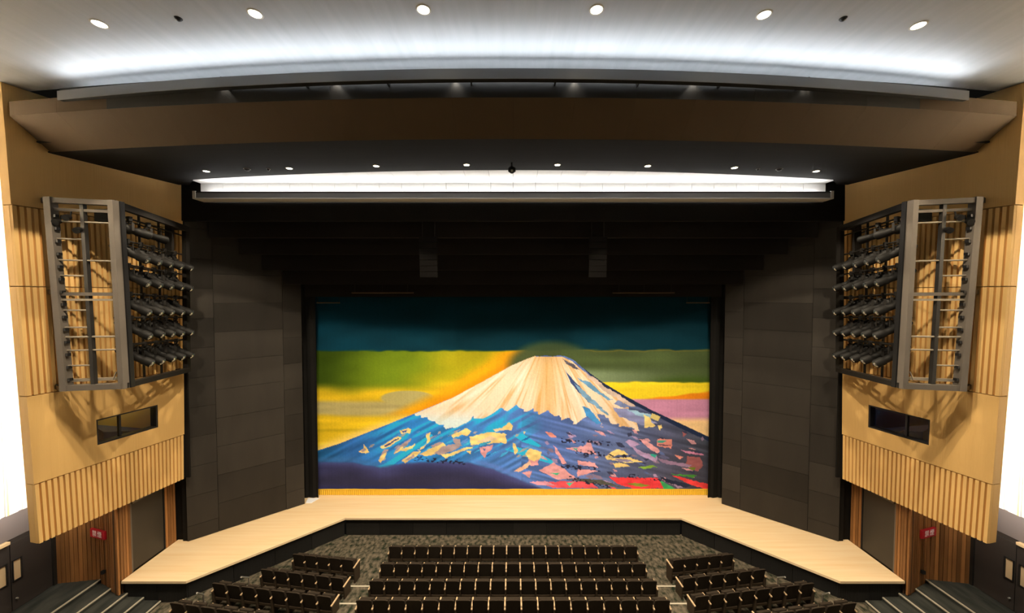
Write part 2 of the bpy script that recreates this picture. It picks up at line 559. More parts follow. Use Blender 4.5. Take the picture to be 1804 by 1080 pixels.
# ---- main ceiling
ce = struct('ceiling', (0, 4, 16), 'pale grey ceiling glowing along the curved light trough')
xs = np.linspace(-16.6, 16.6, 25)
mb = MB()
vs, fs = [], []
yy = [-7, 0, 4, 7, 9, 10.6]
for y in yy:
    for x in xs:
        vs.append((x, y if y < 10 else 9.95 + .0049 * x * x, 16.02))
for y in yy:
    for x in xs:
        vs.append((x, y if y < 10 else 9.95 + .0049 * x * x, 16.3))
n = len(xs)
NN = n * len(yy)
for j in range(len(yy) - 1):
    for i in range(n - 1):
        a = j * n + i
        fs.append((a, a + 1, a + n + 1, a + n))
        fs.append((NN + a, NN + a + 1, NN + a + n + 1, NN + a + n))
mb.add(vs, fs)
mb.build('ceiling_panel', M['ceiling_grey'], ce)


def arc_strip(mb, prof, x0, x1, yc, k, n=24):
    """sweep a closed (dy, z) profile along the arc y = yc + k x^2."""
    m = len(prof)
    vs, fs = [], []
    for i in range(n + 1):
        x = x0 + (x1 - x0) * i / n
        for dy, z in prof:
            vs.append((x, yc + k * x * x + dy, z))
    for i in range(n):
        for j in range(m):
            j2 = (j + 1) % m
            fs.append((i * m + j, (i + 1) * m + j, (i + 1) * m + j2, i * m + j2))
    fs.append(tuple(range(m)))
    fs.append(tuple(n * m + j for j in range(m)))
    return mb.add(vs, fs)


# light trough under the ceiling
tr = struct('trim_1', (0, 9.07, 15.4), 'curved grey light trough hanging under the ceiling')
arc_strip(MB(), [(0, 15.33), (.02, 15.33), (.02, 15.57), (0, 15.57)], -12.22, 12.22, 9.07, .0066).build('trough_face', M['lip_grey'], tr)
arc_strip(MB(), [(.02, 15.345), (.22, 15.36), (.22, 15.37), (.02, 15.36)], -12.22, 12.22, 9.07, .0066).build('trough_base', M['black'], tr)
arc_strip(MB(), [(.205, 15.365), (.22, 15.365), (.22, 15.55), (.205, 15.55)], -12.22, 12.22, 9.07, .0066).build('trough_back', M['black'], tr)
arc_strip(MB(), [(.14, 15.49), (.155, 15.485), (.195, 15.60), (.18, 15.605)], -12.15, 12.15, 9.07, .0066).build('led_strip', M['led_cool'], tr)
for x in np.linspace(-11.5, 11.5, 12):
    MB().bar((x, 9.07 + .0066 * x * x + .25, 15.40), (x, 9.47 + .0049 * x * x + .02, 15.40), .04, .06).build('bracket', M['frame_black'], tr)

# ---- bulkhead: vertical band, sloped face
bk = struct('ceiling_bulkhead', (0, 10, 15), 'curved beige brown bulkhead spanning the hall')
FX, FK = 14.02, .0049
xe = np.linspace(-FX, FX, 19)
for i in range(18):
    x0, x1 = xe[i] + .0015, xe[i + 1] - .0015
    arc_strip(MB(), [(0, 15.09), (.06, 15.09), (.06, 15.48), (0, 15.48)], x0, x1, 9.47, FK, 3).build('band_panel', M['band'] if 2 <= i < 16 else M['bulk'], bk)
    mb = MB()
    vs, fs = [], []
    for j in range(4):
        x = x0 + (x1 - x0) * j / 3
        xb = x * 13.8 / 14.02
        vs += [(x, 9.47 + FK * x * x, 15.085), (xb, 10.21 + FK * xb * xb, 14.36), (xb, 10.27 + FK * xb * xb, 14.42), (x, 9.53 + FK * x * x, 15.085)]
    for j in range(3):
        for q in range(4):
            q2 = (q + 1) % 4
            fs.append((j * 4 + q, j * 4 + 4 + q, j * 4 + 4 + q2, j * 4 + q2))
    fs += [(0, 1, 2, 3), (12, 13, 14, 15)]
    mb.add(vs, fs).build('face_panel', M['bulk'], bk)
arc_strip(MB(), [(.055, 15.1), (.5, 15.1), (.5, 15.46), (.055, 15.46)], -13.6, 13.6, 9.47, FK).build('bulkhead_core', M['black'], bk)
arc_strip(MB(), [(0.46, 15.4), (.5, 15.4), (.5, 16.02), (0.46, 16.02)], -13.0, 13.0, 9.47, FK).build('slot_wall', M['black'], bk)

# ---- soffit towards the stage
so = struct('ceiling_soffit', (0, 12, 14.4), 'dark soffit ceiling between bulkhead and stage')
vs, fs = [], []
xs = np.linspace(-13.9, 13.9, 41)
for t in (0, 1):
    for x in xs:
        vs.append((x, 10.21 + FK * x * x, 14.36 + .03 * t))
    for x in xs:
        e = 12.72 + .0075 * x * x if abs(x) < 12 else 14.4
        vs.append((x, e, 14.36 + .03 * t))
n = 41
for t in (0, 1):
    for i in range(n - 1):
        a = t * 2 * n + i
        fs.append((a, a + 1, a + n + 1, a + n))
for i in range(n - 1):
    fs.append((n + i, n + i + 1, 3 * n + i + 1, 3 * n + i))
    fs.append((i, i + 1, 2 * n + i + 1, 2 * n + i))
MB().add(vs, fs).build('soffit_panel', M['soffit'], so)
MB().box(-13.9, 13.9, 10.9, 14.6, 14.55, 14.6).build('void_lid', M['black'], so)

# second light cove: white panels above a straight trough
cv = struct('ceiling_cove', (0, 13.8, 14.4), 'white glowing light cove above the stage opening')
nx = 28
for i in range(nx):
    x0, x1 = -12.1 + 24.2 * i / nx, -12.1 + 24.2 * (i + 1) / nx
    MB().box(x0 + .006, x1 - .006, 12.55, 14.45, 14.42, 14.45).build('cove_panel', M['cove_white'], cv)
    MB().box(x0 + .006, x1 - .006, 14.42, 14.47, 13.9, 14.415).build('cove_back_panel', M['cove_white'], cv)
t2 = struct('trim_2', (0, 13.94, 13.8), 'straight grey light trough above the stage opening')
MB().box(-11.88, 11.88, 13.94, 13.96, 13.75, 13.97).build('trough_face', M['lip_grey'], t2)
MB().box(-11.88, 11.88, 13.90, 14.42, 13.70, 13.735).build('trough_base', M['lip_white'], t2)
MB().box(-11.88, 11.88, 13.93, 13.97, 13.935, 13.975).build('trough_lip', M['steel_dark'], t2)
for s in (-1, 1):
    MB().box(s * 11.88, s * 11.98, 13.90, 14.42, 13.70, 13.99).build('trough_end', M['lip_white'], t2)
MB().hexa([(-11.8, 14.06, 13.92), (11.8, 14.06, 13.92), (11.8, 14.075, 13.915), (-11.8, 14.075, 13.915),
           (-11.8, 14.11, 13.995), (11.8, 14.11, 13.995), (11.8, 14.125, 13.99), (-11.8, 14.125, 13.99)]).build('led_strip', M['led_cove'], t2)
MB().box(-11.8, 11.8, 14.08, 14.11, 13.735, 13.93).build('led_mount', M['lip_grey'], t2)

# ---- proscenium: black head wall, stepped beams, dark panel walls, rear of stage
ph = struct('wall_proscenium', (0, 14.4, 13.4), 'black head wall above the stage opening')
MB().box(-13.3, 13.3, 14.48, 14.7, 13.0, 14.5).build('head_wall', M['black'], ph)
for i, (y, xh, z0, z1) in enumerate(((15.3, 12.55, 12.47, 13.6), (16.0, 11.85, 11.87, 12.9), (16.55, 11.2, 11.22, 12.3), (17.05, 10.6, 10.60, 11.7), (17.7, 10.0, 10.02, 11.2))):
    MB().box(-xh, xh, y, y + .18, z0, z1).build('border_beam', M['black_beam'], ph)
MB().box(-14, 14, 19.0, 19.2, 0, 13).build('stage_back_wall', M['black'], ph)
MB().box(-14, 14, 14.7, 19.2, 13.6, 13.7).build('stage_lid', M['black'], ph)
for s in (-1, 1):
    sd = SIDE[s]
    pw = struct('wall_panel_' + sd, (s * 11.7, 16.2, 0), 'dark grey panelled wall angled at the %s of the stage' % sd)
    A, B = Vector((13.33, 14.8, 0)), Vector((10.08, 17.55, 0))
    d = B - A
    nr = Vector((d.y, -d.x, 0)).normalized()    # outward (away from the room)
    nr = Vector((abs(nr.x), abs(nr.y), 0))
    cuts = [0, .237, .82, 1.0]
    offs = [0.5, 0.0, 0.35]
    for c in range(3):
        z = -1.22 * offs[c]
        while z < 13.5:
            z0, z1 = max(z, 0.01), min(z + 1.22, 13.55)
            if z1 - z0 > .05:
                q = random.uniform(0, .015)
                a = A + d * cuts[c] + d.normalized() * .006 + nr * q
                b = A + d * cuts[c + 1] - d.normalized() * .006 + nr * q
                P = [a, b, b + nr * .05, a + nr * .05]
                MB().hexa([(s * p.x, p.y, z0 + .005) for p in P] + [(s * p.x, p.y, z1 - .005) for p in P]).build('panel', M['panel_dark'], pw)
            z += 1.22
    a, b = A + nr * .07, B + nr * .07
    P = [a, b, b + nr * .1, a + nr * .1]
    MB().hexa([(s * p.x, p.y, 0) for p in P] + [(s * p.x, p.y, 13.6) for p in P]).build('backing', M['black'], pw)
    # black edge post between panel wall and beige wall
    MB().box(s * 13.36, s * 13.56, 14.86, 14.95, 0, 14.4).build('edge_post', M['black'], pw)
    MB().box(s * 12.95, s * 13.35, 14.56, 14.62, 2.8, 14.4).build('edge_return', M['black'], pw)
    # black masking leg beside the curtain
    lg = tag(MB().add(*(lambda: (
        [(s * (9.72 + i * .12), 18.10 + .03 * math.sin(i * 2.1), z) for z in (0.0, 11) for i in range(20)],
        [(i, i + 1, 20 + i + 1, 20 + i) for i in range(19)]))()).build('masking_leg', M['black'], None, origin=(s * 10.8, 18.1, 0)),
        'black masking drape beside the %s edge of the painted curtain' % sd, 'drape')
    sol = lg.modifiers.new('solid', 'SOLIDIFY')
    sol.thickness = .02

# ================================================================== THINGS
# ---- painted stage curtain
def vnoise(U, V, seed):
    r = np.random.RandomState(seed)
    g = r.rand(64, 64)
    u0, v0 = np.floor(U).astype(int), np.floor(V).astype(int)
    fu, fv = U - u0, V - v0
    fu, fv = fu * fu * (3 - 2 * fu), fv * fv * (3 - 2 * fv)
    def G(a, b):
        return g[a % 64, b % 64]
    return (G(u0, v0) * (1 - fu) + G(u0 + 1, v0) * fu) * (1 - fv) + (G(u0, v0 + 1) * (1 - fu) + G(u0 + 1, v0 + 1) * fu) * fv


def inpoly(X, Y, pts):
    ins = np.zeros(X.shape, bool)
    n = len(pts)
    for i in range(n):
        x0, y0 = pts[i]
        x1, y1 = pts[(i + 1) % n]
        if y0 == y1:
            continue
        c = ((y0 > Y) != (y1 > Y)) & (X < (x1 - x0) * (Y - y0) / (y1 - y0) + x0)
        ins ^= c
    return ins


def sm(e0, e1, x):
    t = np.clip((x - e0) / (e1 - e0), 0, 1)
    return t * t * (3 - 2 * t)


def paint(X, Y):
    """the woven picture; X 0..690, Y 0..339 across and down the cloth (plus the plain top)."""
    C = np.zeros(X.shape + (3,))

    def put(mask, rgb, vary=0.0, seed=1, sx=30., sy=8.):
        c = np.array(rgb, float)
        a = mask[..., None].astype(float)
        if vary:
            k = 1 + vary * (vnoise(X / sx + 11, Y / sy + 5, seed) - .5)[..., None]
            c = c * k
        C[:] = C * (1 - a) + c * a

    n1 = vnoise(X / 60, Y / 14, 3) - .5
    n2 = vnoise(X / 14, Y / 5, 4) - .5
    # sky: teal top
    put(np.ones(X.shape), (6, 52, 62), .25, 2, 60, 20)
    put(sm(0, 300, X) * .35, (8, 42, 44))
    # green band on the left
    Yl = Y + 3 * n2
    band = sm(92, 97, Yl)
    put(band, (52, 70, 8))
    put(band * sm(20, 150, X + (Y - 94) * .6 + 30 * n1), (112, 132, 22))
    put(band * sm(150, 260, X + (Y - 94) * .5 + 30 * n1), (172, 158, 22))
    # yellow lower sky on the left
    put(sm(142, 172, Y + 16 * n1 + (X - 80) * .03), (222, 180, 28), .2, 6, 70, 10)
    put(sm(176, 186, Y + 6 * n1) * sm(212, 202, Y + 6 * n1) * sm(212, 190, X) * .95, (172, 156, 96), .15, 8, 60, 6)
    e = ((X - 160) / 48) ** 2 + ((Y - 177) / 13) ** 2
    put(sm(1.15, .8, e), (176, 160, 92))
    put(sm(206, 222, Y + 10 * n1), (232, 190, 30), .22, 12, 80, 6)
    put(sm(228, 233, Y + 8 * n1) * sm(240, 234, Y + 8 * n1) * sm(110, 60, X) * .6, (178, 150, 22))
    put(sm(238, 262, Y + 4 * n1 + (X) * .35 - 12) * (X < 240), (246, 208, 110))
    # orange sweep down to the flank
    cx = 335 - 1.05 * (Y - 94) - .006 * (Y - 94) ** 2 + 6 * n1
    put(band * sm(-36, 8, X - cx) * sm(214, 200, Y), (228, 158, 18), .15, 14, 30, 20)
    put(band * sm(0, 34, X - cx) * sm(214, 190, Y), (226, 138, 18))
    # dark halo round the summit
    e = ((X - 412) / 82) ** 2 + ((Y - 122) / 48) ** 2
    put(sm(1.15, .55, e) * .95, (66, 80, 46))
    # right sky
    R = X > 430
    put(R * sm(90, 96, Yl), (72, 84, 44), .2, 16, 60, 10)
    put(R * sm(118, 136, Y + 6 * n1) * sm(690, 440, X), (128, 142, 98))
    put(R * sm(132, 150, Y + 4 * n1) * sm(560, 640, X), (62, 84, 26))
    put(R * sm(147, 151, Y + 3 * n2), (240, 205, 36), .1, 18, 60, 6)
    yo = 182 - (X - 555) * .12 + 3 * n2
    put(R * sm(-2, 2, Y - np.maximum(yo, 163)), (232, 132, 22), .1)
    put(R * sm(177, 181, Y + .0 * X), (196, 132, 150), .15, 20, 60, 6)
    put(R * sm(208, 220, Y), (240, 196, 130), .12, 22)
    # mountain
    ol = [(-5, 271), (12, 266), (40, 257), (100, 233), (175, 203), (240, 176), (290, 149), (340, 121), (370, 108), (384, 103),
          (392, 104), (402, 102), (414, 104), (425, 102), (438, 104), (452, 111), (465, 122), (500, 148), (540, 172), (590, 199), (640, 222), (695, 248), (695, 345), (-5, 345)]
    mtn = inpoly(X, Y, ol)
    blue = np.zeros(X.shape + (3,))
    kx = [0, 60, 140, 220, 320, 420, 520, 620, 690]
    kc = np.array([(26, 78, 112), (40, 84, 132), (44, 108, 166), (46, 116, 168), (66, 106, 158), (78, 100, 146), (82, 94, 124), (74, 76, 92), (54, 56, 60)], float)
    for c in range(3):
        blue[..., c] = np.interp(X, kx, kc[:, c])
    st = vnoise((X * .45 + Y * .85) / 5.0, (X * .85 - Y * .45) / 55.0, 30)
    str2 = vnoise((-X * .25 + Y * .97) / 4.0, (X * .97 + Y * .25) / 60.0, 31)
    stx = np.where(X < 360, st, str2)
    blue *= (1.16 + .5 * (stx - .5))[..., None]
    C[mtn] = blue[mtn]
    rg = mtn & inpoly(X, Y, [(465, 122), (500, 148), (540, 172), (590, 199), (640, 222), (695, 248), (695, 256), (630, 226), (560, 190), (500, 156)])
    put(rg, (34, 44, 66))
    put(mtn * sm(262, 282, Y) * sm(420, 690, X) * .5, (70, 66, 74))
    # turquoise strokes under the snow on the left
    cy = mtn * sm(.52, .68, st) * sm(60, 160, X) * sm(405, 330, X) * sm(292, 262, Y) * sm(176, 205, Y)
    put(cy, (44, 168, 200))
    for pts in ([(118, 293), (160, 268), (200, 240), (204, 243), (165, 273), (130, 297)], [(330, 268), (345, 262), (385, 272), (420, 290), (415, 294), (370, 282)],
                [(345, 243), (362, 240), (395, 262), (390, 264), (360, 254)], [(100, 299), (125, 291), (150, 282), (130, 298), (108, 303)]):
        put(inpoly(X, Y, pts), (46, 178, 210))
    # snow cap
    sn = [(172, 205), (205, 190), (240, 176), (290, 149), (340, 121), (370, 108), (384, 104), (430, 104), (448, 112), (464, 126), (500, 155), (530, 176), (546, 190), (556, 206), (562, 220),
          (568, 232), (552, 230), (520, 222), (505, 208), (492, 204), (500, 224), (512, 230), (495, 222), (478, 206), (468, 210), (455, 222), (440, 214), (420, 208), (405, 198), (392, 206), (380, 196),
          (362, 200), (350, 194), (335, 204), (322, 196), (308, 208), (290, 214), (275, 213), (262, 222), (246, 228), (232, 226), (214, 222), (196, 214)]
    edge_n = 9 * (vnoise((X * .7 + Y) / 5.5, (Y - X * .3) / 40, 40) - .5) + 8 * (vnoise(X / 17, Y / 60, 45) - .5)
    snow = (inpoly(X, Y + edge_n * sm(165, 190, Y), sn) | inpoly(X, Y, [(172, 205), (240, 176), (290, 149), (340, 121), (384, 100), (384, 150), (240, 205)])) & mtn
    ang = np.arctan2(X - 407, Y - 60)
    rad = np.hypot(X - 407, Y - 60)
    streak = vnoise(ang * 26 + 20, rad / 70, 41) * .6 + vnoise(ang * 60 + 20, rad / 40, 42) * .4
    put(snow, (238, 208, 166))
    put(snow * sm(.48, .75, streak) * .75, (212, 160, 92))
    put(snow * sm(.60, .85, vnoise(ang * 34, rad / 90, 43)) * .6, (250, 232, 200))
    put(snow * sm(50, 0, np.abs(X - 405) + (Y - 110) * .1) * .55, (206, 148, 66))
    put(snow * sm(190, 222, Y) * sm(330, 250, X) * .8, (206, 226, 214))
    for pts, c in (([(432, 108), (452, 118), (462, 128), (450, 124), (438, 116)], (92, 86, 90)),
                   ([(436, 128), (448, 142), (462, 156), (474, 172), (486, 190), (478, 184), (460, 166), (446, 150)], (58, 74, 110)),
                   ([(456, 140), (480, 150), (498, 166), (520, 180), (512, 180), (488, 166), (470, 152)], (104, 148, 170)),
                   ([(452, 150), (470, 164), (492, 186), (516, 208), (508, 206), (484, 188), (466, 172)], (120, 156, 172)),
                   ([(466, 190), (480, 196), (500, 222), (492, 224), (474, 208)], (72, 140, 184)),
                   ([(520, 194), (548, 196), (580, 210), (600, 222), (570, 224), (530, 208)], (138, 140, 170)),
                   ([(528, 180), (552, 192), (540, 194), (522, 188)], (120, 130, 160)),
                   ([(545, 196), (590, 206), (584, 214), (556, 204)], (150, 182, 190)),
                   ([(470, 130), (500, 152), (560, 190), (552, 192), (510, 168), (476, 142)], (206, 178, 150))):
        put(inpoly(X, Y + edge_n * .3, pts) & mtn, c, .2, 44, 10, 6)
    put(inpoly(X, Y, [(590, 204), (604, 210), (600, 218), (586, 212)]), (214, 190, 110))
    # slate hill in the foreground
    yh = np.interp(X, [0, 60, 82, 110, 150, 220, 270, 310, 350, 400, 690], [289, 289, 294, 298, 291, 288, 291, 301, 318, 338, 345])
    hill = sm(-1, 5, Y - yh + 2 * n2)
    put(mtn * hill, (62, 62, 98), .35, 50, 60, 12)
    put(mtn * hill * sm(14, 2, Y - yh + 6 * n1) * .6, (78, 82, 132))
    put(mtn * hill * sm(8, 30, Y - yh + 8 * n1) * .75, (46, 44, 62))
    put(mtn * hill * sm(330, 337, Y) * .5, (40, 44, 96))
    ridge = np.exp(-((Y - yh + 4) / 5.) ** 2) * sm(250, 300, X) * sm(420, 380, X)
    put(mtn * ridge * .8, (96, 128, 190))
    ridge = np.exp(-((Y - yh + 3) / 5.) ** 2) * sm(140, 100, X)
    put(mtn * ridge * .6, (64, 112, 160))
    CR, TN, PK, OP, DP, MV = (240, 206, 122), (170, 148, 140), (222, 156, 150), (224, 140, 118), (150, 88, 84), (176, 146, 172)
    patches = [
        ([(72, 272), (80, 266), (83, 258), (86, 266), (91, 272), (85, 275), (74, 273)], CR), ([(76, 271), (82, 265), (85, 270), (80, 273)], TN),
        ([(112, 263), (140, 244), (148, 248), (126, 264), (116, 267)], CR), ([(118, 262), (141, 247), (143, 249), (121, 264)], (70, 70, 110)),
        ([(108, 287), (114, 276), (123, 272), (122, 278), (112, 292)], CR), ([(112, 276), (118, 268), (126, 267), (120, 274)], TN),
        ([(145, 235), (160, 230), (166, 232), (162, 241), (155, 238), (148, 241)], CR), ([(148, 235), (158, 233), (156, 237), (150, 238)], (60, 90, 150)),
        ([(136, 269), (152, 256), (166, 248), (164, 254), (144, 272), (135, 276)], TN), ([(135, 274), (150, 263), (152, 266), (140, 274)], CR),
        ([(145, 270), (172, 258), (168, 266), (152, 272)], CR),
        ([(175, 270), (192, 258), (193, 240), (200, 238), (198, 252), (186, 266)], CR),
        ([(148, 288), (170, 272), (182, 272), (175, 280), (154, 292)], CR), ([(154, 287), (170, 277), (173, 280), (160, 288)], TN),
        ([(180, 277), (205, 262), (222, 256), (230, 264), (210, 275), (195, 280)], CR), ([(200, 262), (216, 254), (220, 257), (206, 264)], TN),
        ([(205, 275), (222, 262), (246, 258), (252, 264), (235, 272), (215, 278)], TN),
        ([(237, 242), (260, 232), (264, 231), (270, 236), (264, 244), (254, 242), (240, 248)], CR),
        ([(238, 248), (250, 250), (256, 262), (248, 262), (240, 256)], TN),
        ([(224, 278), (262, 264), (276, 264), (262, 269), (232, 280)], CR), ([(217, 276), (226, 284), (232, 280), (230, 276)], CR), ([(262, 272), (272, 270), (270, 277)], CR),
        ([(268, 246), (290, 240), (302, 237), (333, 240), (332, 258), (325, 255), (302, 258), (285, 258), (270, 260)], CR),
        ([(280, 254), (305, 244), (318, 248), (300, 256)], (226, 196, 150)), ([(284, 258), (306, 252), (304, 256), (286, 262)], (60, 150, 170)),
        ([(330, 226), (338, 219), (344, 226), (342, 234), (324, 232)], CR), ([(310, 232), (326, 229), (330, 233), (314, 236)], (216, 190, 140)),
        ([(285, 264), (310, 260), (305, 270), (300, 272), (295, 284), (290, 276)], PK), ([(290, 267), (296, 266), (294, 271)], (90, 100, 140)),
        ([(344, 256), (350, 258), (354, 270), (348, 278)], CR), ([(362, 236), (366, 236), (365, 242)], CR),
        ([(366, 275), (375, 266), (395, 272), (392, 285), (383, 292), (372, 284)], CR), ([(372, 284), (383, 290), (392, 284), (388, 296), (376, 298)], PK),
        ([(347, 307), (375, 288), (378, 294), (355, 309)], (240, 184, 142)), ([(361, 310), (378, 306), (373, 319)], PK),
        ([(392, 306), (417, 290), (445, 310), (455, 318), (425, 322)], PK), ([(412, 310), (428, 309), (424, 314)], (60, 170, 120)),
        ([(400, 236), (412, 238), (422, 247), (408, 246)], OP), ([(416, 260), (425, 270), (440, 292), (434, 295), (422, 276)], PK),
        ([(439, 266), (470, 262), (480, 252), (488, 270), (495, 277), (460, 273)], PK), ([(450, 266), (460, 265), (456, 270)], (80, 170, 140)),
        ([(447, 250), (456, 254), (452, 257)], PK), ([(458, 288), (490, 292), (496, 300), (460, 296)], PK), ([(460, 304), (495, 306), (475, 312), (458, 316)], PK),
        ([(507, 282), (520, 272), (528, 266), (540, 270), (548, 278), (530, 277), (518, 282), (550, 282), (575, 290), (550, 292), (525, 288), (512, 286)], CR),
        ([(520, 292), (540, 292), (552, 298), (526, 300)], CR), ([(522, 284), (548, 286), (560, 290), (534, 290)], (150, 136, 150)),
        ([(574, 207), (586, 211), (590, 220), (596, 227), (577, 230)], CR), ([(600, 226), (606, 224), (608, 228), (602, 235)], CR),
        ([(543, 254), (552, 250), (570, 260), (555, 264)], MV), ([(550, 260), (580, 275), (600, 280), (598, 290), (570, 280)], MV),
        ([(567, 249), (580, 252), (605, 270), (598, 275), (580, 262)], PK), ([(598, 249), (624, 250), (625, 266), (600, 262)], OP),
        ([(598, 252), (616, 252), (612, 256), (600, 256)], (70, 160, 130)), ([(601, 258), (622, 260), (622, 262), (602, 261)], (120, 80, 90)),
        ([(586, 276), (600, 278), (596, 284)], (60, 170, 140)), ([(630, 278), (644, 280), (640, 286)], OP),
        ([(652, 280), (675, 282), (682, 295), (672, 308), (650, 295)], DP), ([(642, 236), (650, 240), (646, 246)], DP),
        ([(640, 268), (680, 276), (684, 279), (650, 274)], (190, 120, 140)), ([(654, 300), (668, 300), (664, 306)], (110, 120, 40)),
        ([(600, 284), (660, 296), (655, 300), (610, 292)], (150, 120, 140)), ([(565, 300), (590, 296), (600, 300), (575, 303)], (130, 170, 60)),
        ([(620, 311), (670, 314), (664, 318), (640, 315)], (70, 140, 50)),
        ([(385, 326), (480, 324), (496, 337), (415, 336)], (228, 86, 90)), ([(372, 327), (400, 324), (420, 332), (390, 332)], (216, 150, 160)),
        ([(515, 317), (600, 319), (616, 337), (560, 339), (530, 329)], (230, 64, 66)), ([(500, 329), (540, 341), (525, 341)], (214, 90, 92)),
        ([(625, 313), (690, 330), (690, 340), (655, 330)], (226, 66, 62)), ([(604, 322), (632, 338), (612, 341)], (60, 160, 90)),
        ([(438, 328), (452, 326), (446, 334)], (70, 180, 140)), ([(545, 329), (566, 328), (590, 332), (570, 335)], (130, 140, 50)),
        ([(440, 320), (500, 322), (540, 336), (500, 330), (470, 326)], (84, 84, 70)), ([(605, 316), (660, 332), (650, 336), (615, 326)], (40, 44, 60)),
    ]
    rs = np.random.RandomState(5)
    shards = []
    for k in range(95):
        x, y = rs.uniform(395, 680), rs.uniform(236, 334)
        L_, h_, a_ = rs.uniform(6, 22), rs.uniform(1.2, 4.5), rs.uniform(.05, .55)
        ca_, sa_ = math.cos(a_), math.sin(a_)
        q = [(-L_ / 2, 0), (rs.uniform(-.2, .3) * L_, -h_), (L_ / 2, rs.uniform(-1, 1)), (rs.uniform(-.2, .2) * L_, h_)]
        c = [PK, MV, (146, 120, 132), (104, 104, 132), (52, 54, 72), (92, 108, 150)][rs.randint(6)]
        shards.append(([(x + u * ca_ - v * sa_, y + u * sa_ + v * ca_) for u, v in q], c))
    for k in range(55):
        x, y = rs.uniform(95, 370), rs.uniform(236, 288)
        L_, h_, a_ = rs.uniform(8, 26), rs.uniform(.8, 2.6), -rs.uniform(.35, .75)
        ca_, sa_ = math.cos(a_), math.sin(a_)
        q = [(-L_ / 2, 0), (0, -h_), (L_ / 2, 0), (0, h_)]
        c = [(70, 176, 206), (60, 130, 190), (40, 84, 150), (176, 158, 140), (98, 140, 190)][rs.randint(5)]
        shards.append(([(x + u * ca_ - v * sa_, y + u * sa_ + v * ca_) for u, v in q], c))
    for pts, c in shards:
        put((inpoly(X + 3 * n2, Y, pts) & mtn) * (1 - hill) * .85, c, .2, 62, 12, 5)
    for pts, c in patches:
        put(inpoly(X + 3 * n2, Y + 2 * (vnoise(X / 4, Y / 4, 60) - .5), pts) & mtn, c, .22, 61, 12, 5)
    # dark tree-line flecks
    fleck = (vnoise(X / 3.2, Y / 2.2, 70) > .66)
    for (x0, y0, x1, y1) in ((430, 252, 520, 258), (455, 272, 560, 282), (430, 298, 500, 304), (440, 318, 520, 336), (548, 314, 616, 322), (170, 284, 260, 292)):
        yl = y0 + (X - x0) * (y1 - y0) / (x1 - x0)
        put(fleck & mtn & (X > x0) & (X < x1) & (np.abs(Y - yl) < 4), (40, 40, 56))
    # weave
    C *= (1 + .06 * (vnoise(X / 2, Y / 1.3, 80) - .5) + .04 * (vnoise(X * 4, Y / 40, 81) - .5))[..., None]
    return np.clip(C, 0, 255)


ct = empty('stage_curtain', (0, 18.36, 0), 'painted stage curtain with a snow capped mountain under a yellow and teal sky', 'curtain')
NXc, NYc = 640, 356
ux = np.linspace(0, 690, NXc + 1)
uy = np.linspace(-56, 339, NYc + 1)
Xg, Yg = np.meshgrid(ux, uy)
cols = paint(Xg, Yg) / 255.0
cols = np.where(cols <= .04045, cols / 12.92, ((cols + .055) / 1.055) ** 2.4)
cols = np.clip(cols * np.array([1.02, 1.13, 1.50]), 0, .92)      # dye strengths
wx = (Xg / 690 - .5) * 19.70
wz = 0.29 + (339 - Yg) / 339 * 9.73
wy = .012 * np.sin(wx * 2.1) + .01 * np.sin(wx * 5.3 + 1)
me = bpy.data.meshes.new('cloth')
V = np.stack([wx, wy, wz], -1).reshape(-1, 3)
i = np.arange(NYc)[:, None] * (NXc + 1) + np.arange(NXc)[None, :]
F = np.stack([i, i + NXc + 1, i + NXc + 2, i + 1], -1).reshape(-1, 4)
me.vertices.add(len(V))
me.vertices.foreach_set('co', V.astype(np.float32).ravel())
me.loops.add(F.size)
me.loops.foreach_set('vertex_index', F.astype(np.int32).ravel())
me.polygons.add(len(F))
me.polygons.foreach_set('loop_start', np.arange(0, F.size, 4, dtype=np.int32))
me.polygons.foreach_set('loop_total', np.full(len(F), 4, np.int32))
me.update()
me.validate()
ca = me.color_attributes.new('weave', 'FLOAT_COLOR', 'POINT')
rgba = np.concatenate([cols.reshape(-1, 3), np.ones((len(V), 1))], 1).astype(np.float32)
ca.data.foreach_set('color', rgba.ravel())
mw = mat('curtain_weave', (1, 1, 1), 0.85, spec=0.1)
at = mw.node_tree.nodes.new('ShaderNodeAttribute')
at.attribute_name = 'weave'
mw.node_tree.links.new(at.outputs['Color'], mw.node_tree.nodes['Principled BSDF'].inputs['Base Color'])
me.materials.append(mw)
o = bpy.data.objects.new('cloth', me)
COL.objects.link(o)
o.parent = ct
MB().box(-9.85, 9.85, 18.42, 18.46, .03, 11.6).build('lining', M['black'], ct)
MB().box(-9.85, 9.85, 18.325, 18.37, .26, .31).build('fringe_heading', M['fringe_gold'], ct)
mb = MB()
vs, fs = [], []
nf = 400
for k in range(nf + 1):
    x = -9.85 + 19.7 * k / nf
    yy_ = 18.335 + (.018 if k % 2 else -.008)
    vs += [(x, yy_, .27), (x, yy_ - .006, .012)]
for k in range(nf):
    fs.append((2 * k, 2 * k + 2, 2 * k + 3, 2 * k + 1))
fr = mb.add(vs, fs).build('fringe', M['fringe_gold'], ct)
fr['label'] = 'gold fringe along the hem'
MB().tube((-9.85, 18.36, 11.55), (9.85, 18.36, 11.55), .05).build('batten_pipe', M['steel_dark'], ct)

# cool light on the stage floor, painted as a thin white patch
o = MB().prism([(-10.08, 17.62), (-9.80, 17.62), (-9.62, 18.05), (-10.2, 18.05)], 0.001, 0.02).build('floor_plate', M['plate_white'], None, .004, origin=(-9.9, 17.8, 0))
tag(o, 'small white plate on the stage floor at the foot of the left panelled wall', 'plate')

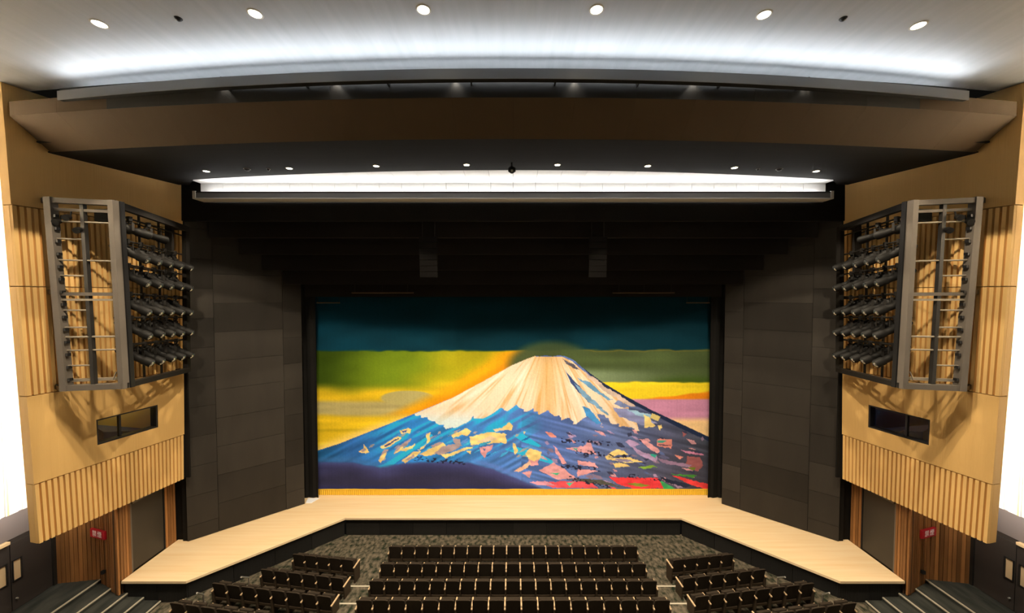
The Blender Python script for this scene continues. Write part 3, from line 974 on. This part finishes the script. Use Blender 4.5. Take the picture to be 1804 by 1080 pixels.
# ---- hanging rig in the stage opening
for s in (-1, 1):
    sd = SIDE[s]
    ax, ay = s * 3.42, 14.86
    la = empty('line_array_speaker', (ax, ay, 10.8), 'black hanging loudspeaker column %s of centre above the curtain' % sd, 'speaker')
    for k in range(7):
        z1 = 12.45 - k * .235
        tl = .02 * k
        MB().hexa([(ax - .36, ay + tl, z1 - .22), (ax + .36, ay + tl, z1 - .22), (ax + .30, ay + .32 + tl, z1 - .19), (ax - .30, ay + .32 + tl, z1 - .19),
                   (ax - .36, ay + tl * .8, z1), (ax + .36, ay + tl * .8, z1), (ax + .30, ay + .32 + tl * .8, z1 - .02), (ax - .30, ay + .32 + tl * .8, z1 - .02)]).build('cabinet', M['speaker_grey'], la, .01)
    for dx in (-.25, .25):
        MB().tube((ax + dx, ay + .15, 12.42), (ax + dx, ay + .15, 13.58), .015, n=6).build('chain', M['steel_dark'], la)
    pb = empty('light_batten', (s * 6.2, 17.5, 10.2), 'thin pipe batten hanging %s of centre along the curtain top' % sd, 'pipe')
    MB().tube((s * 4.72, 17.5, 10.21), (s * 7.65, 17.5, 10.21), .03).build('pipe', M['pipe_brown'], pb)
    for x in (5, 6.2, 7.5):
        MB().tube((s * x, 17.5, 10.21), (s * x, 17.5, 13.58), .008, n=5).build('wire', M['steel_dark'], pb)
    sb = empty('short_batten', (s * 9.0, 17.93, 9.7), 'short hanging bar at the top %s corner of the curtain' % sd, 'pipe')
    MB().tube((s * 8.42, 17.93, 9.73), (s * 9.55, 17.93, 9.73), .03).build('pipe', M['pipe_brown'], sb)
    for x in (8.45, 9.5):
        MB().tube((s * x, 17.93, 9.73), (s * x, 17.93, 13.6), .010, n=5).build('wire', M['steel_dark'], sb)

# ---- downlights
def downlight(name, x, y, z, label, group, power, angle, r=.11, blend=.35):
    d = empty(name, (x, y, z), label, 'downlight', group)
    MB().lathe((x, y, z + .02), (x, y, z - .012), [(0, r * 1.35), (.55, r * 1.35), (1, r * 1.22), (1, r * 1.02), (.4, r)], 20, False).build('trim_ring', M['downlight_trim'], d)
    MB().lathe((x, y, z + .015), (x, y, z - .006), [(0, r), (1, r * .98)], 20).build('lens', M['downlight_glow'], d)
    spot('beam', (x, y, z - .03), power, angle, blend, WARM, d, None, .10)
    return d


POS = ['far left', 'second from the left', 'left of centre', 'right of centre', 'second from the right', 'far right']
for k, (x, y) in enumerate(((-9.03, 8.24), (-5.43, 7.95), (-1.86, 7.84), (1.73, 7.84), (5.30, 7.98), (8.90, 8.29))):
    downlight('downlight', x, y, 16.02, 'round warm downlight in the upper grey ceiling, %s' % POS[k], 'downlights in the upper ceiling', P_FRONT, 110, .12, .06)
for k, (x, y) in enumerate(((-10.55, 12.82), (-7.52, 12.53), (-4.52, 12.31), (-1.52, 12.2), (1.45, 12.2), (4.44, 12.31), (7.40, 12.47), (10.42, 12.82))):
    downlight('downlight', x, y, 14.36, '%s round downlight from the left in the dark soffit over the stage' % ORD[k].capitalize(), 'downlights in the dark soffit', P_SOFFIT, 100, .085, .25)
for j, y in enumerate((4.4, 0.6, -3.4)):
    for k in range(6):
        x = -10 + 4 * k
        downlight('downlight', x, y + .0035 * x * x, 16.02, 'ceiling downlight over the seating, %s row back, %s from the left' % (('near', 'middle', 'rear')[j], ORD[k]), 'downlights over the seating', P_REAR, 84, .12, .6)
for s in (-1, 1):
    f = empty('ceiling_sensor', (s * 7.16 - (.1 if s > 0 else 0), 8.08, 16.02), 'small black sensor in the upper grey ceiling, %s side' % SIDE[s], 'sensor')
    x = f.location.x
    MB().lathe((x, 8.08, 16.03), (x, 8.08, 15.96), [(0, .06), (.5, .06), (.8, .045), (1, .02)], 12).build('sensor_body', M['frame_black'], f)
    MB().lathe((x, 8.08, 16.02), (x, 8.08, 16.005), [(0, .075), (1, .07)], 12).build('sensor_ring', M['steel_dark'], f)
    for k, xx in enumerate((8.99, 8.27)):
        f = empty('ceiling_sensor', (s * xx, 12.6, 14.36), 'tiny black %s on the dark soffit, %s side' % (('dome', 'sensor')[k], SIDE[s]), 'sensor')
        r = (.09, .05)[k]
        MB().lathe((s * xx, 12.6, 14.37), (s * xx, 12.6, 14.29), [(0, r), (.4, r), (.8, r * .7), (1, r * .2)], 12).build('sensor_body', M['frame_black'], f)
        MB().lathe((s * xx, 12.6, 14.365), (s * xx, 12.6, 14.35), [(0, r * 1.25), (1, r * 1.2)], 12).build('sensor_ring', M['steel'], f)
f = empty('ceiling_camera', (-.04, 12.1, 14.36), 'black camera hanging from the dark soffit at the centre', 'camera')
MB().tube((-.04, 12.0, 14.38), (-.04, 12.0, 14.2), .03).build('stem', M['frame_black'], f)
MB().lathe((-.04, 12.0, 14.22), (-.04, 12.0, 14.02), [(0, .06), (.2, .12), (.7, .12), (1, .04)], 14).build('housing', M['lamp_black'], f)
MB().lathe((-.04, 11.9, 14.08), (-.04, 11.85, 14.05), [(0, .05), (1, .04)], 10).build('lens', M['lens_glass'], f)

# slot downlights that graze the bulkhead band
for k, x in enumerate((-7.5, -4.5, -1.45, 1.55, 4.6, 7.6)):
    y = 9.47 + FK * x * x - .08
    d = empty('slot_lamp', (x, y, 15.57), '%s hidden slot lamp from the left above the curved bulkhead' % ORD[k], 'lamp', 'lamps in the ceiling slot')
    MB().tube((x, y, 15.70), (x, y, 15.57), .03).build('can', M['lamp_black'], d)
    MB().bar((x, y, 15.66), (x, y + .30, 15.66), .03, .03).bar((x, y + .28, 15.66), (x, y + .28, 15.46), .03, .03, (0, 1, 0)).build('bracket', M['lamp_black'], d)
    MB().lathe((x, y, 15.575), (x, y, 15.566), [(0, .022), (1, .022)], 12).build('lens', M['downlight_glow'], d)
    spot('beam', (x, y, 15.56), P_SCALLOP, 100, .6, (1, .93, .82), d, None, .02)

# ---- vertical linear lamps washing the white walls (behind the ends of the beige walls plus an added high pair)
def linear_lamp(s, x, y, label, power, xs, zb=3.0, zt=15.6):
    d = empty('linear_lamp', (s * x, y, zb), label, 'lamp')
    MB().box(s * (x - .07), s * (x + .03), y - .08, y + .08, zb, zt).build('housing', M['steel_dark'], d)
    MB().box(s * (x + .03), s * (x + .04), y - .06, y + .06, zb + .02, zt - .02).build('diffuser', M['cove_white'], d)
    for z in (zb + .6, (zb + zt) / 2, zt - .6):
        MB().bar((s * x, y, z), (s * xs, y, z), .05, .05).build('stay', M['steel_dark'], d)
    l = bpy.data.lights.new('wash', 'AREA')
    l.shape = 'RECTANGLE'
    l.size = .12
    l.size_y = zt - zb - .2
    l.energy = power
    l.color = (1.0, .90, .76) if zb < 5 else (1.0, .82, .58)
    o = bpy.data.objects.new('wash', l)
    COL.objects.link(o)
    o.parent = d
    o.location = (s * .06, 0, (zt - zb) / 2)
    o.rotation_euler = (math.radians(90), 0, math.radians(90 if s < 0 else -90))


for s in (-1, 1):
    linear_lamp(s, 14.75, 11.5, 'tall linear lamp behind the beige wall end on the %s' % SIDE[s], P_WALLWASH, 14.2)
    linear_lamp(s, 15.7, 9.7, 'linear lamp high on the white wall beside the bulkhead, %s side' % SIDE[s], P_WALLWASH * 1.8, 16.46, 11.4, 15.7)  # out of view, added high up to brighten the bulkhead ends

# ---- lighting towers on the side walls
def tower(s):
    sd = SIDE[s]
    t = empty('lighting_tower', (s * 12.9, 11.2, 7.28), 'steel lighting tower frame mounted on the beige %s wall' % sd, 'tower')
    P1t, P1b = Vector((s * 13.55, 10.89, 12.96)), Vector((s * 13.27, 10.89, 7.26))
    P2t, P2b = Vector((s * 11.92, 11.08, 12.92)), Vector((s * 11.77, 11.08, 7.28))
    P3t, P3b = Vector((s * 12.52, 14.2, 12.72)), Vector((s * 12.62, 14.2, 7.12))
    Q1t, Q1b = Vector((s * 13.8, 11.6, 12.9)), Vector((s * 13.55, 11.6, 7.26))
    L = lambda a, b, k: a + (b - a) * k
    mk = lambda a, b, w_, h_, nm, m_, up=(0, 1, 0): MB().bar(a, b, w_, h_, up).build(nm, M[m_], t)
    mk(P1b, P1t, .20, .20, 'post', 'steel')
    mk(P2b, P2t, .16, .18, 'post', 'steel')
    mk(P3b, P3t, .15, .16, 'post', 'steel_dark')
    mk(P2b + Vector((-s * .07, .16, 0)), P2t + Vector((-s * .07, .16, 0)), .09, .12, 'post_rear', 'frame_black')
    mk(L(P1b, P1t, .985), L(P2b, P2t, .985), .16, .15, 'top_beam', 'steel', (0, 0, 1))
    mk(L(P1b, P1t, .94), L(P2b, P2t, .94), .06, .08, 'top_rail', 'steel', (0, 0, 1))
    mk(L(P2b, P2t, .985), L(P3b, P3t, .985), .14, .20, 'top_beam', 'steel_dark', (0, 0, 1))
    mk(L(P1b, P1t, .015), L(P2b, P2t, .015), .2, .16, 'bottom_beam', 'steel', (0, 0, 1))
    mk(L(P2b, P2t, .015), L(P3b, P3t, .015), .2, .16, 'bottom_beam', 'steel_dark', (0, 0, 1))
    mk(L(P1b, P1t, .05) + Vector((0, .1, 0)), L(P2b, P2t, .05) + Vector((s * .3, .1, 0)), .10, .08, 'bottom_rail', 'steel_pale', (0, 0, 1))
    mk(L(P1b, P1t, .505), L(P2b, P2t, .505), .12, .10, 'middle_beam', 'steel', (0, 0, 1))
    mk(L(P1b, P1t, .475), L(P2b, P2t, .475), .08, .06, 'middle_rail', 'steel_pale', (0, 0, 1))
    # inner mullion of the narrow face
    mk(L(P1b, P2b, .47) + Vector((0, .02, 0)), L(P1t, P2t, .50) + Vector((0, .02, 0)), .11, .10, 'inner_post', 'steel_dark')
    # ladder rungs
    for k, f in enumerate((.13, .21, .33, .42, .60, .68, .79, .88)):
        a = L(P1b, P1t, f)
        full = f in (.33, .60 - .0, .79, .21) and k in (2, 4, 6)
        b = L(P2b, P2t, f)
        c = b if k in (1, 3, 5, 7) and f not in (.42,) else L(a, b, .48)
        if f == .42:
            c = L(a, b, .48)
        MB().tube(a, c, .025, n=8).build('rung', M['steel_pale'], t)
    MB().tube(L(P1b, P1t, .28), L(P2b, P2t, .28), .03, n=8).build('rung', M['steel_pale'], t)
    # wall brackets
    for f in (.99, .515, .01):
        a = L(P1b, P1t, f)
        mk(a + Vector((s * .08, 0, 0)), a + Vector((s * .62, .3, 0)), .14, .14, 'wall_bracket', 'frame_black', (0, 0, 1))
        b = L(P3b, P3t, f)
        mk(b, b + Vector((s * .62, .12, 0)), .12, .12, 'wall_bracket', 'steel_dark', (0, 0, 1))
    # bolts along the ladder post
    for k in range(14):
        a = L(P1b, P1t, .06 + k * .065) + Vector((-s * .16, -.02, 0))
        MB().box(a.x - .03, a.x + .03, a.y - .05, a.y + .05, a.z - .04, a.z + .04).build('clip', M['frame_black'], t)
    # black box and small work lamps in the upper bay
    MB().box(s * 12.15, s * 12.75, 11.3, 11.6, 12.35, 12.72).build('junction_box', M['lamp_black'], t, .02)
    for (x, z) in ((13.35, 12.3), (13.05, 12.42), (12.75, 12.05)):
        m = MB()
        m.lathe((s * x, 10.95, z), (s * x - s * .05, 10.78, z - .08), [(0, .03), (.3, .08), (1, .09)], 10)
        m.build('work_lamp', M['lamp_black'], t)
        MB().tube((s * x, 10.95, z), (s * x, 10.98, z + .16), .02, n=6).build('lamp_arm', M['frame_black'], t)
    # grating at the foot of the long face
    for k in range(3):
        q = Vector((s * (.12 + .16 * k), .02, .06))
        mk(L(P2b, P3b, .02) + q, L(P2b, P3b, .98) + q, .05, .05, 'foot_rail', 'steel_pale', (0, 0, 1))
    MB().tube(L(P2b, P2t, .09) + Vector((s * .18, -.02, 0)), L(P2b, P2t, .045) + Vector((s * .3, -.02, 0)), .02, n=6).build('hook', M['steel_pale'], t)
    # spotlight pipes
    rows = [(.865, 2), (.735, 5), (.60, 5), (.44, 5), (.305, 5), (.15, 5)]
    for ri, (f, nl) in enumerate(rows):
        a, b = L(P2b, P2t, f + .075), L(P3b, P3t, f + .075)
        off = Vector((s * .16, 0, 0))
        MB().tube(a + off, b + off, .028, n=8).build('lamp_pipe', M['steel_dark'], t)
        MB().tube(L(a, b, .14) + off * 3.2, b + off * 3.0, .022, n=8).build('lamp_pipe_rear', M['steel_dark'], t)
        for g in (.27, .46, .66, .84):
            p = L(a, b, g) + off
            MB().tube(p, p - Vector((0, 0, .30)), .016, n=6).build('hanger', M['steel_dark'], t)
    for g in (.22, .5, .78):
        mk(L(P2b, P3b, g) + Vector((s * .52, 0, 0)), L(P2t, P3t, g) + Vector((s * .52, 0, 0)), .05, .05, 'rear_upright', 'steel_dark')
    mk(L(P2b, P3b, .86) + Vector((s * .3, 0, 3.6)), L(P2t, P3t, .86) + Vector((s * .3, 0, 0)), .26, .10, 'cable_tray', 'steel_dark')
    # spotlights: one built, the rest copied
    proto = None
    RN = ['top', 'second', 'third', 'fourth', 'fifth', 'lowest']
    for ri, (f, nl) in enumerate(rows):
        a, b = L(P2b, P2t, f + .075), L(P3b, P3t, f + .075)
        for k in range(nl):
            g = (.20 + k * .17) if nl == 5 else (.24 + k * .24)
            p = L(a, b, g) + Vector((s * .16, 0, 0))
            lb = 'black spotlight in the %s row of the %s tower, %s from the audience end' % (RN[ri], sd, ORD[k])
            if proto is None:
                proto = make_spot(s)
                o = proto
            else:
                o = copy_tree(proto)
            o.location = p
            o['label'] = lb
            o['group'] = 'spotlights on the %s tower' % sd
            if ri < 1:
                aim = Vector((-s * .30, .93, -.22))
            else:
                aim = Vector((-s * (.80 + random.uniform(-.06, .06)), .48 + random.uniform(-.08, .08), -.42 - .04 * ri))
            base = Vector((-s, 0, 0))
            yaw = math.atan2(aim.y, aim.x) - math.atan2(base.y, base.x)
            pitch = math.atan2(aim.z, math.hypot(aim.x, aim.y))
            o.rotation_euler = (0, 0, yaw)
            o.scale = (1.3, 1.3, 1.3)
            for ch in o.children:
                if ch.name.startswith('body'):
                    ch.rotation_euler = (0, pitch * s, 0)
    return t


def make_spot(s):
    """profile spotlight hanging below its clamp, pointing along -s*x."""
    r = empty('stage_spotlight', (0, 0, 0), 'x', 'spotlight')
    dx = -s
    piv = Vector((0, 0, -.27))

    def part(name, mb, m, loc=(0, 0, 0), parent=None):
        me = mb.mesh(name, M[m])
        return share(me, name, parent or r, loc)
    part('clamp', MB().box(-.035, .035, -.05, .05, -.06, .05).box(-.02, .02, -.02, .02, -.12, -.06), 'steel_dark')
    y = MB()
    y.box(-.02, .02, -.13, .13, -.125, -.11)
    y.box(-.025, .025, -.135, -.12, -.30, -.11).box(-.025, .025, .12, .135, -.30, -.11)
    part('yoke', y, 'steel_dark')
    bd = part('body', MB().lathe((dx * -.26, 0, 0), (dx * .40, 0, 0), [(0, .09), (.04, .115), (.42, .115), (.46, .085), (.70, .085), (.72, .10), (1, .105)], 14), 'lamp_black', piv)
    part('lens', MB().lathe((dx * .39, 0, 0), (dx * .45, 0, 0), [(0, .098), (.5, .08), (.85, .045), (1, .01)], 12), 'lens_glass', (0, 0, 0), bd)
    part('rear_cap', MB().lathe((dx * -.34, 0, 0), (dx * -.25, 0, 0), [(0, .04), (.4, .07), (1, .08)], 12).tube((dx * -.1, 0, .11), (dx * -.1, 0, .15), .03, n=8), 'lamp_black', (0, 0, 0), bd)
    return r


for s in (-1, 1):
    tower(s)

# ---- red illuminated signs on the slatted walls
for s in (-1, 1):
    A = Vector((s * 14.55, 12.93, 1.56))
    d = Vector((s * 15.28, 13.13, 1.52)) - A
    if s < 0:
        A, d = A + d, -d
    d.z = 0
    sg = empty('wall_sign', A + d * .5, 'small red lit sign with pale characters on the %s slatted wall' % SIDE[s], 'sign')
    n_ = Vector((d.y, -d.x, 0)).normalized()
    MB().bar(A + n_ * .02, A + d + n_ * .02, .07, .30).build('sign_box', M['sign_red'], sg, .008)
    cu = bpy.data.curves.new('sign_text', 'FONT')
    cu.body = '禁煙'
    cu.size = .24
    cu.space_character = 1.25
    cu.align_x = 'CENTER'
    cu.align_y = 'CENTER'
    cu.extrude = .003
    tmp = bpy.data.objects.new('tmp_text', cu)
    COL.objects.link(tmp)
    dg = bpy.context.evaluated_depsgraph_get()
    me = bpy.data.meshes.new_from_object(tmp.evaluated_get(dg))
    bpy.data.objects.remove(tmp, do_unlink=True)
    me.materials.clear()
    me.materials.append(M['sign_text'])
    o = share(me, 'sign_characters', sg, n_ * .06, (math.radians(90), 0, math.atan2(d.y, d.x)))

# small black sockets on the slatted walls
for s in (-1, 1):
    o = MB().box(s * 14.72 - .05, s * 14.72 + .05, 12.90, 12.99, .10, .22).build('wall_socket', M['frame_black'], None, .008, origin=(s * 14.72, 12.95, .1))
    tag(o, 'small black wall socket low on the %s slatted wall' % SIDE[s], 'socket')

# ---- auditorium seats
def make_seat():
    r = empty('theatre_seat', (0, 0, 0), 'x', 'seat')

    def part(name, mb, m, bev=0.0, parent=None):
        return share(mb.mesh(name, M[m], (0, 0, 0), bev), name, parent or r, (0, 0, 0))
    # backrest: gently curved upright, top rounded
    vs, fs = [], []
    NX_, NZ_ = 6, 6
    for t in (0, 1):
        for j in range(NZ_ + 1):
            v = j / NZ_
            for i in range(NX_ + 1):
                u = i / NX_ * 2 - 1
                z = .36 + v * .59 - (.03 * abs(u) ** 4 if j == NZ_ else 0)
                y = (.13 * (1 - v)) - .015 * (1 - u * u) + t * (.075 - .025 * v)
                vs.append((u * .236, y, z))
    n = NX_ + 1
    N = n * (NZ_ + 1)
    for j in range(NZ_):
        for i in range(NX_):
            a = j * n + i
            fs.append((a, a + 1, a + n + 1, a + n))
            fs.append((N + a, N + a + n, N + a + n + 1, N + a + 1))
    for j in range(NZ_):
        for i in (0, NX_):
            a = j * n + i
            fs.append((a, a + n, N + a + n, N + a))
    for i in range(NX_):
        for j in (0, NZ_):
            a = j * n + i
            fs.append((a, a + 1, N + a + 1, N + a))
    b = part('backrest', MB().add(vs, fs), 'seat_fabric')
    part('back_trim', MB().box(-.225, .225, .10, .14, .28, .37), 'seat_shell', .012, b)
    part('seat_cushion', MB().hexa([(-.22, .16, .42), (.22, .16, .42), (.22, .26, .40), (-.22, .26, .40), (-.22, .24, .80), (.22, .24, .80), (.22, .34, .78), (-.22, .34, .78)]), 'seat_fabric', .02)
    sp = part('side_panel', MB().hexa([(-.285, .06, 0), (-.24, .06, 0), (-.24, .40, 0), (-.285, .40, 0), (-.285, .02, .615), (-.24, .02, .615), (-.24, .42, .65), (-.285, .42, .65)]), 'seat_shell')
    part('armrest', MB().hexa([(-.288, .0, .62), (-.237, .0, .62), (-.237, .44, .655), (-.288, .44, .655), (-.288, .0, .655), (-.237, .0, .655), (-.237, .44, .69), (-.288, .44, .69)]), 'arm_wood', .006, sp)
    return r


seat0 = make_seat()
used = [False]
end_panel_me = MB().hexa([(.24, .06, 0), (.285, .06, 0), (.285, .40, 0), (.24, .40, 0), (.24, .02, .615), (.285, .02, .615), (.285, .42, .65), (.24, .42, .65)]).mesh('side_panel', M['seat_shell'])
end_arm_me = MB().hexa([(.237, .0, .62), (.288, .0, .62), (.288, .44, .655), (.237, .44, .655), (.237, .0, .655), (.288, .0, .655), (.288, .44, .69), (.237, .44, .69)]).mesh('armrest', M['arm_wood'], (0, 0, 0), .006)


def seat(x, y, z, rz, label, group, last=False):
    if not used[0]:
        o = seat0
        used[0] = True
    else:
        o = bpy.data.objects.new('theatre_seat', None)
        o.empty_display_size = .2
        COL.objects.link(o)
        for k in seat0.keys():
            o[k] = seat0[k]
        for ch in seat0.children:
            if ch.get('end'):
                continue
            copy_tree(ch, o)
    o.location = (x, y, z)
    o.rotation_euler = (0, 0, rz)
    o['label'] = label
    o['group'] = group
    if last:
        e = share(end_panel_me, 'side_panel', o, (0, 0, 0))
        e['end'] = 1
        share(end_arm_me, 'armrest', e, (0, 0, 0))


CEN = [(14.41, -.87), (13.46, -.87), (12.42, -.70), (11.36, -.48)]
for r, (y, z) in enumerate(CEN):
    for k in range(19):
        seat(-4.99 + .5253 * (k + .5), y, z, 0, 'dark theatre seat in the %s centre row from the stage, %s from the left' % (ORD[r], ORD[k]),
             'seats of the %s centre row' % ORD[r], k == 18)
SIDES = [((-8.57, 13.99), (-6.05, 13.65), -.87, 5), ((-9.28, 13.19), (-5.99, 12.73), -.86, 6), ((-10.36, 12.34), (-5.93, 11.74), -.70, 8), ((-10.81, 11.28), (-5.9, 10.6), -.48, 9)]
for s in (-1, 1):
    for r, (a, b, z, n) in enumerate(SIDES):
        ax, bx = (a, b) if s < 0 else ((-b[0], b[1]), (-a[0], a[1]))
        dx, dy = bx[0] - ax[0], bx[1] - ax[1]
        Ln = math.hypot(dx, dy)
        rz = math.atan2(dy, dx)
        for k in range(n):
            t = (k + .5) / n
            if r == 3 and (k > 5 if s < 0 else k < 3):
                continue
            seat(ax[0] + dx * t, ax[1] + dy * t, max(z, -.87), rz, 'dark theatre seat in the %s row of the %s block, %s from the left' % (ORD[r], SIDE[s], ORD[k]),
                 'seats of the %s block' % SIDE[s], k == n - 1)

# ---- slim metal guide rails by the outer side rows
for s in (-1, 1):
    for k, (x0, y0, z0, x1, y1, z1, lb) in enumerate(((10.0, 13.62, -.87, 9.96, 13.2, -.22, 'front'), (10.86, 12.62, -.70, 10.76, 12.25, -.03, 'rear'))):
        h = empty('guide_rail', (s * x0, y0, z0), 'slim pale metal rail beside the %s block of seats, the %s one' % (SIDE[s], lb), 'rail')
        MB().tube((s * x0, y0, z0 + .3), (s * x1, y1, z1), .028, n=8).build('rail', M['metal_bright'], h)
        MB().tube((s * x0, y0, z0), (s * x0, y0, z0 + .31), .022, n=8).build('post', M['steel'], h)
        MB().lathe((s * x0, y0, z0), (s * x0, y0, z0 + .02), [(0, .07), (1, .06)], 12).build('base', M['steel'], h)
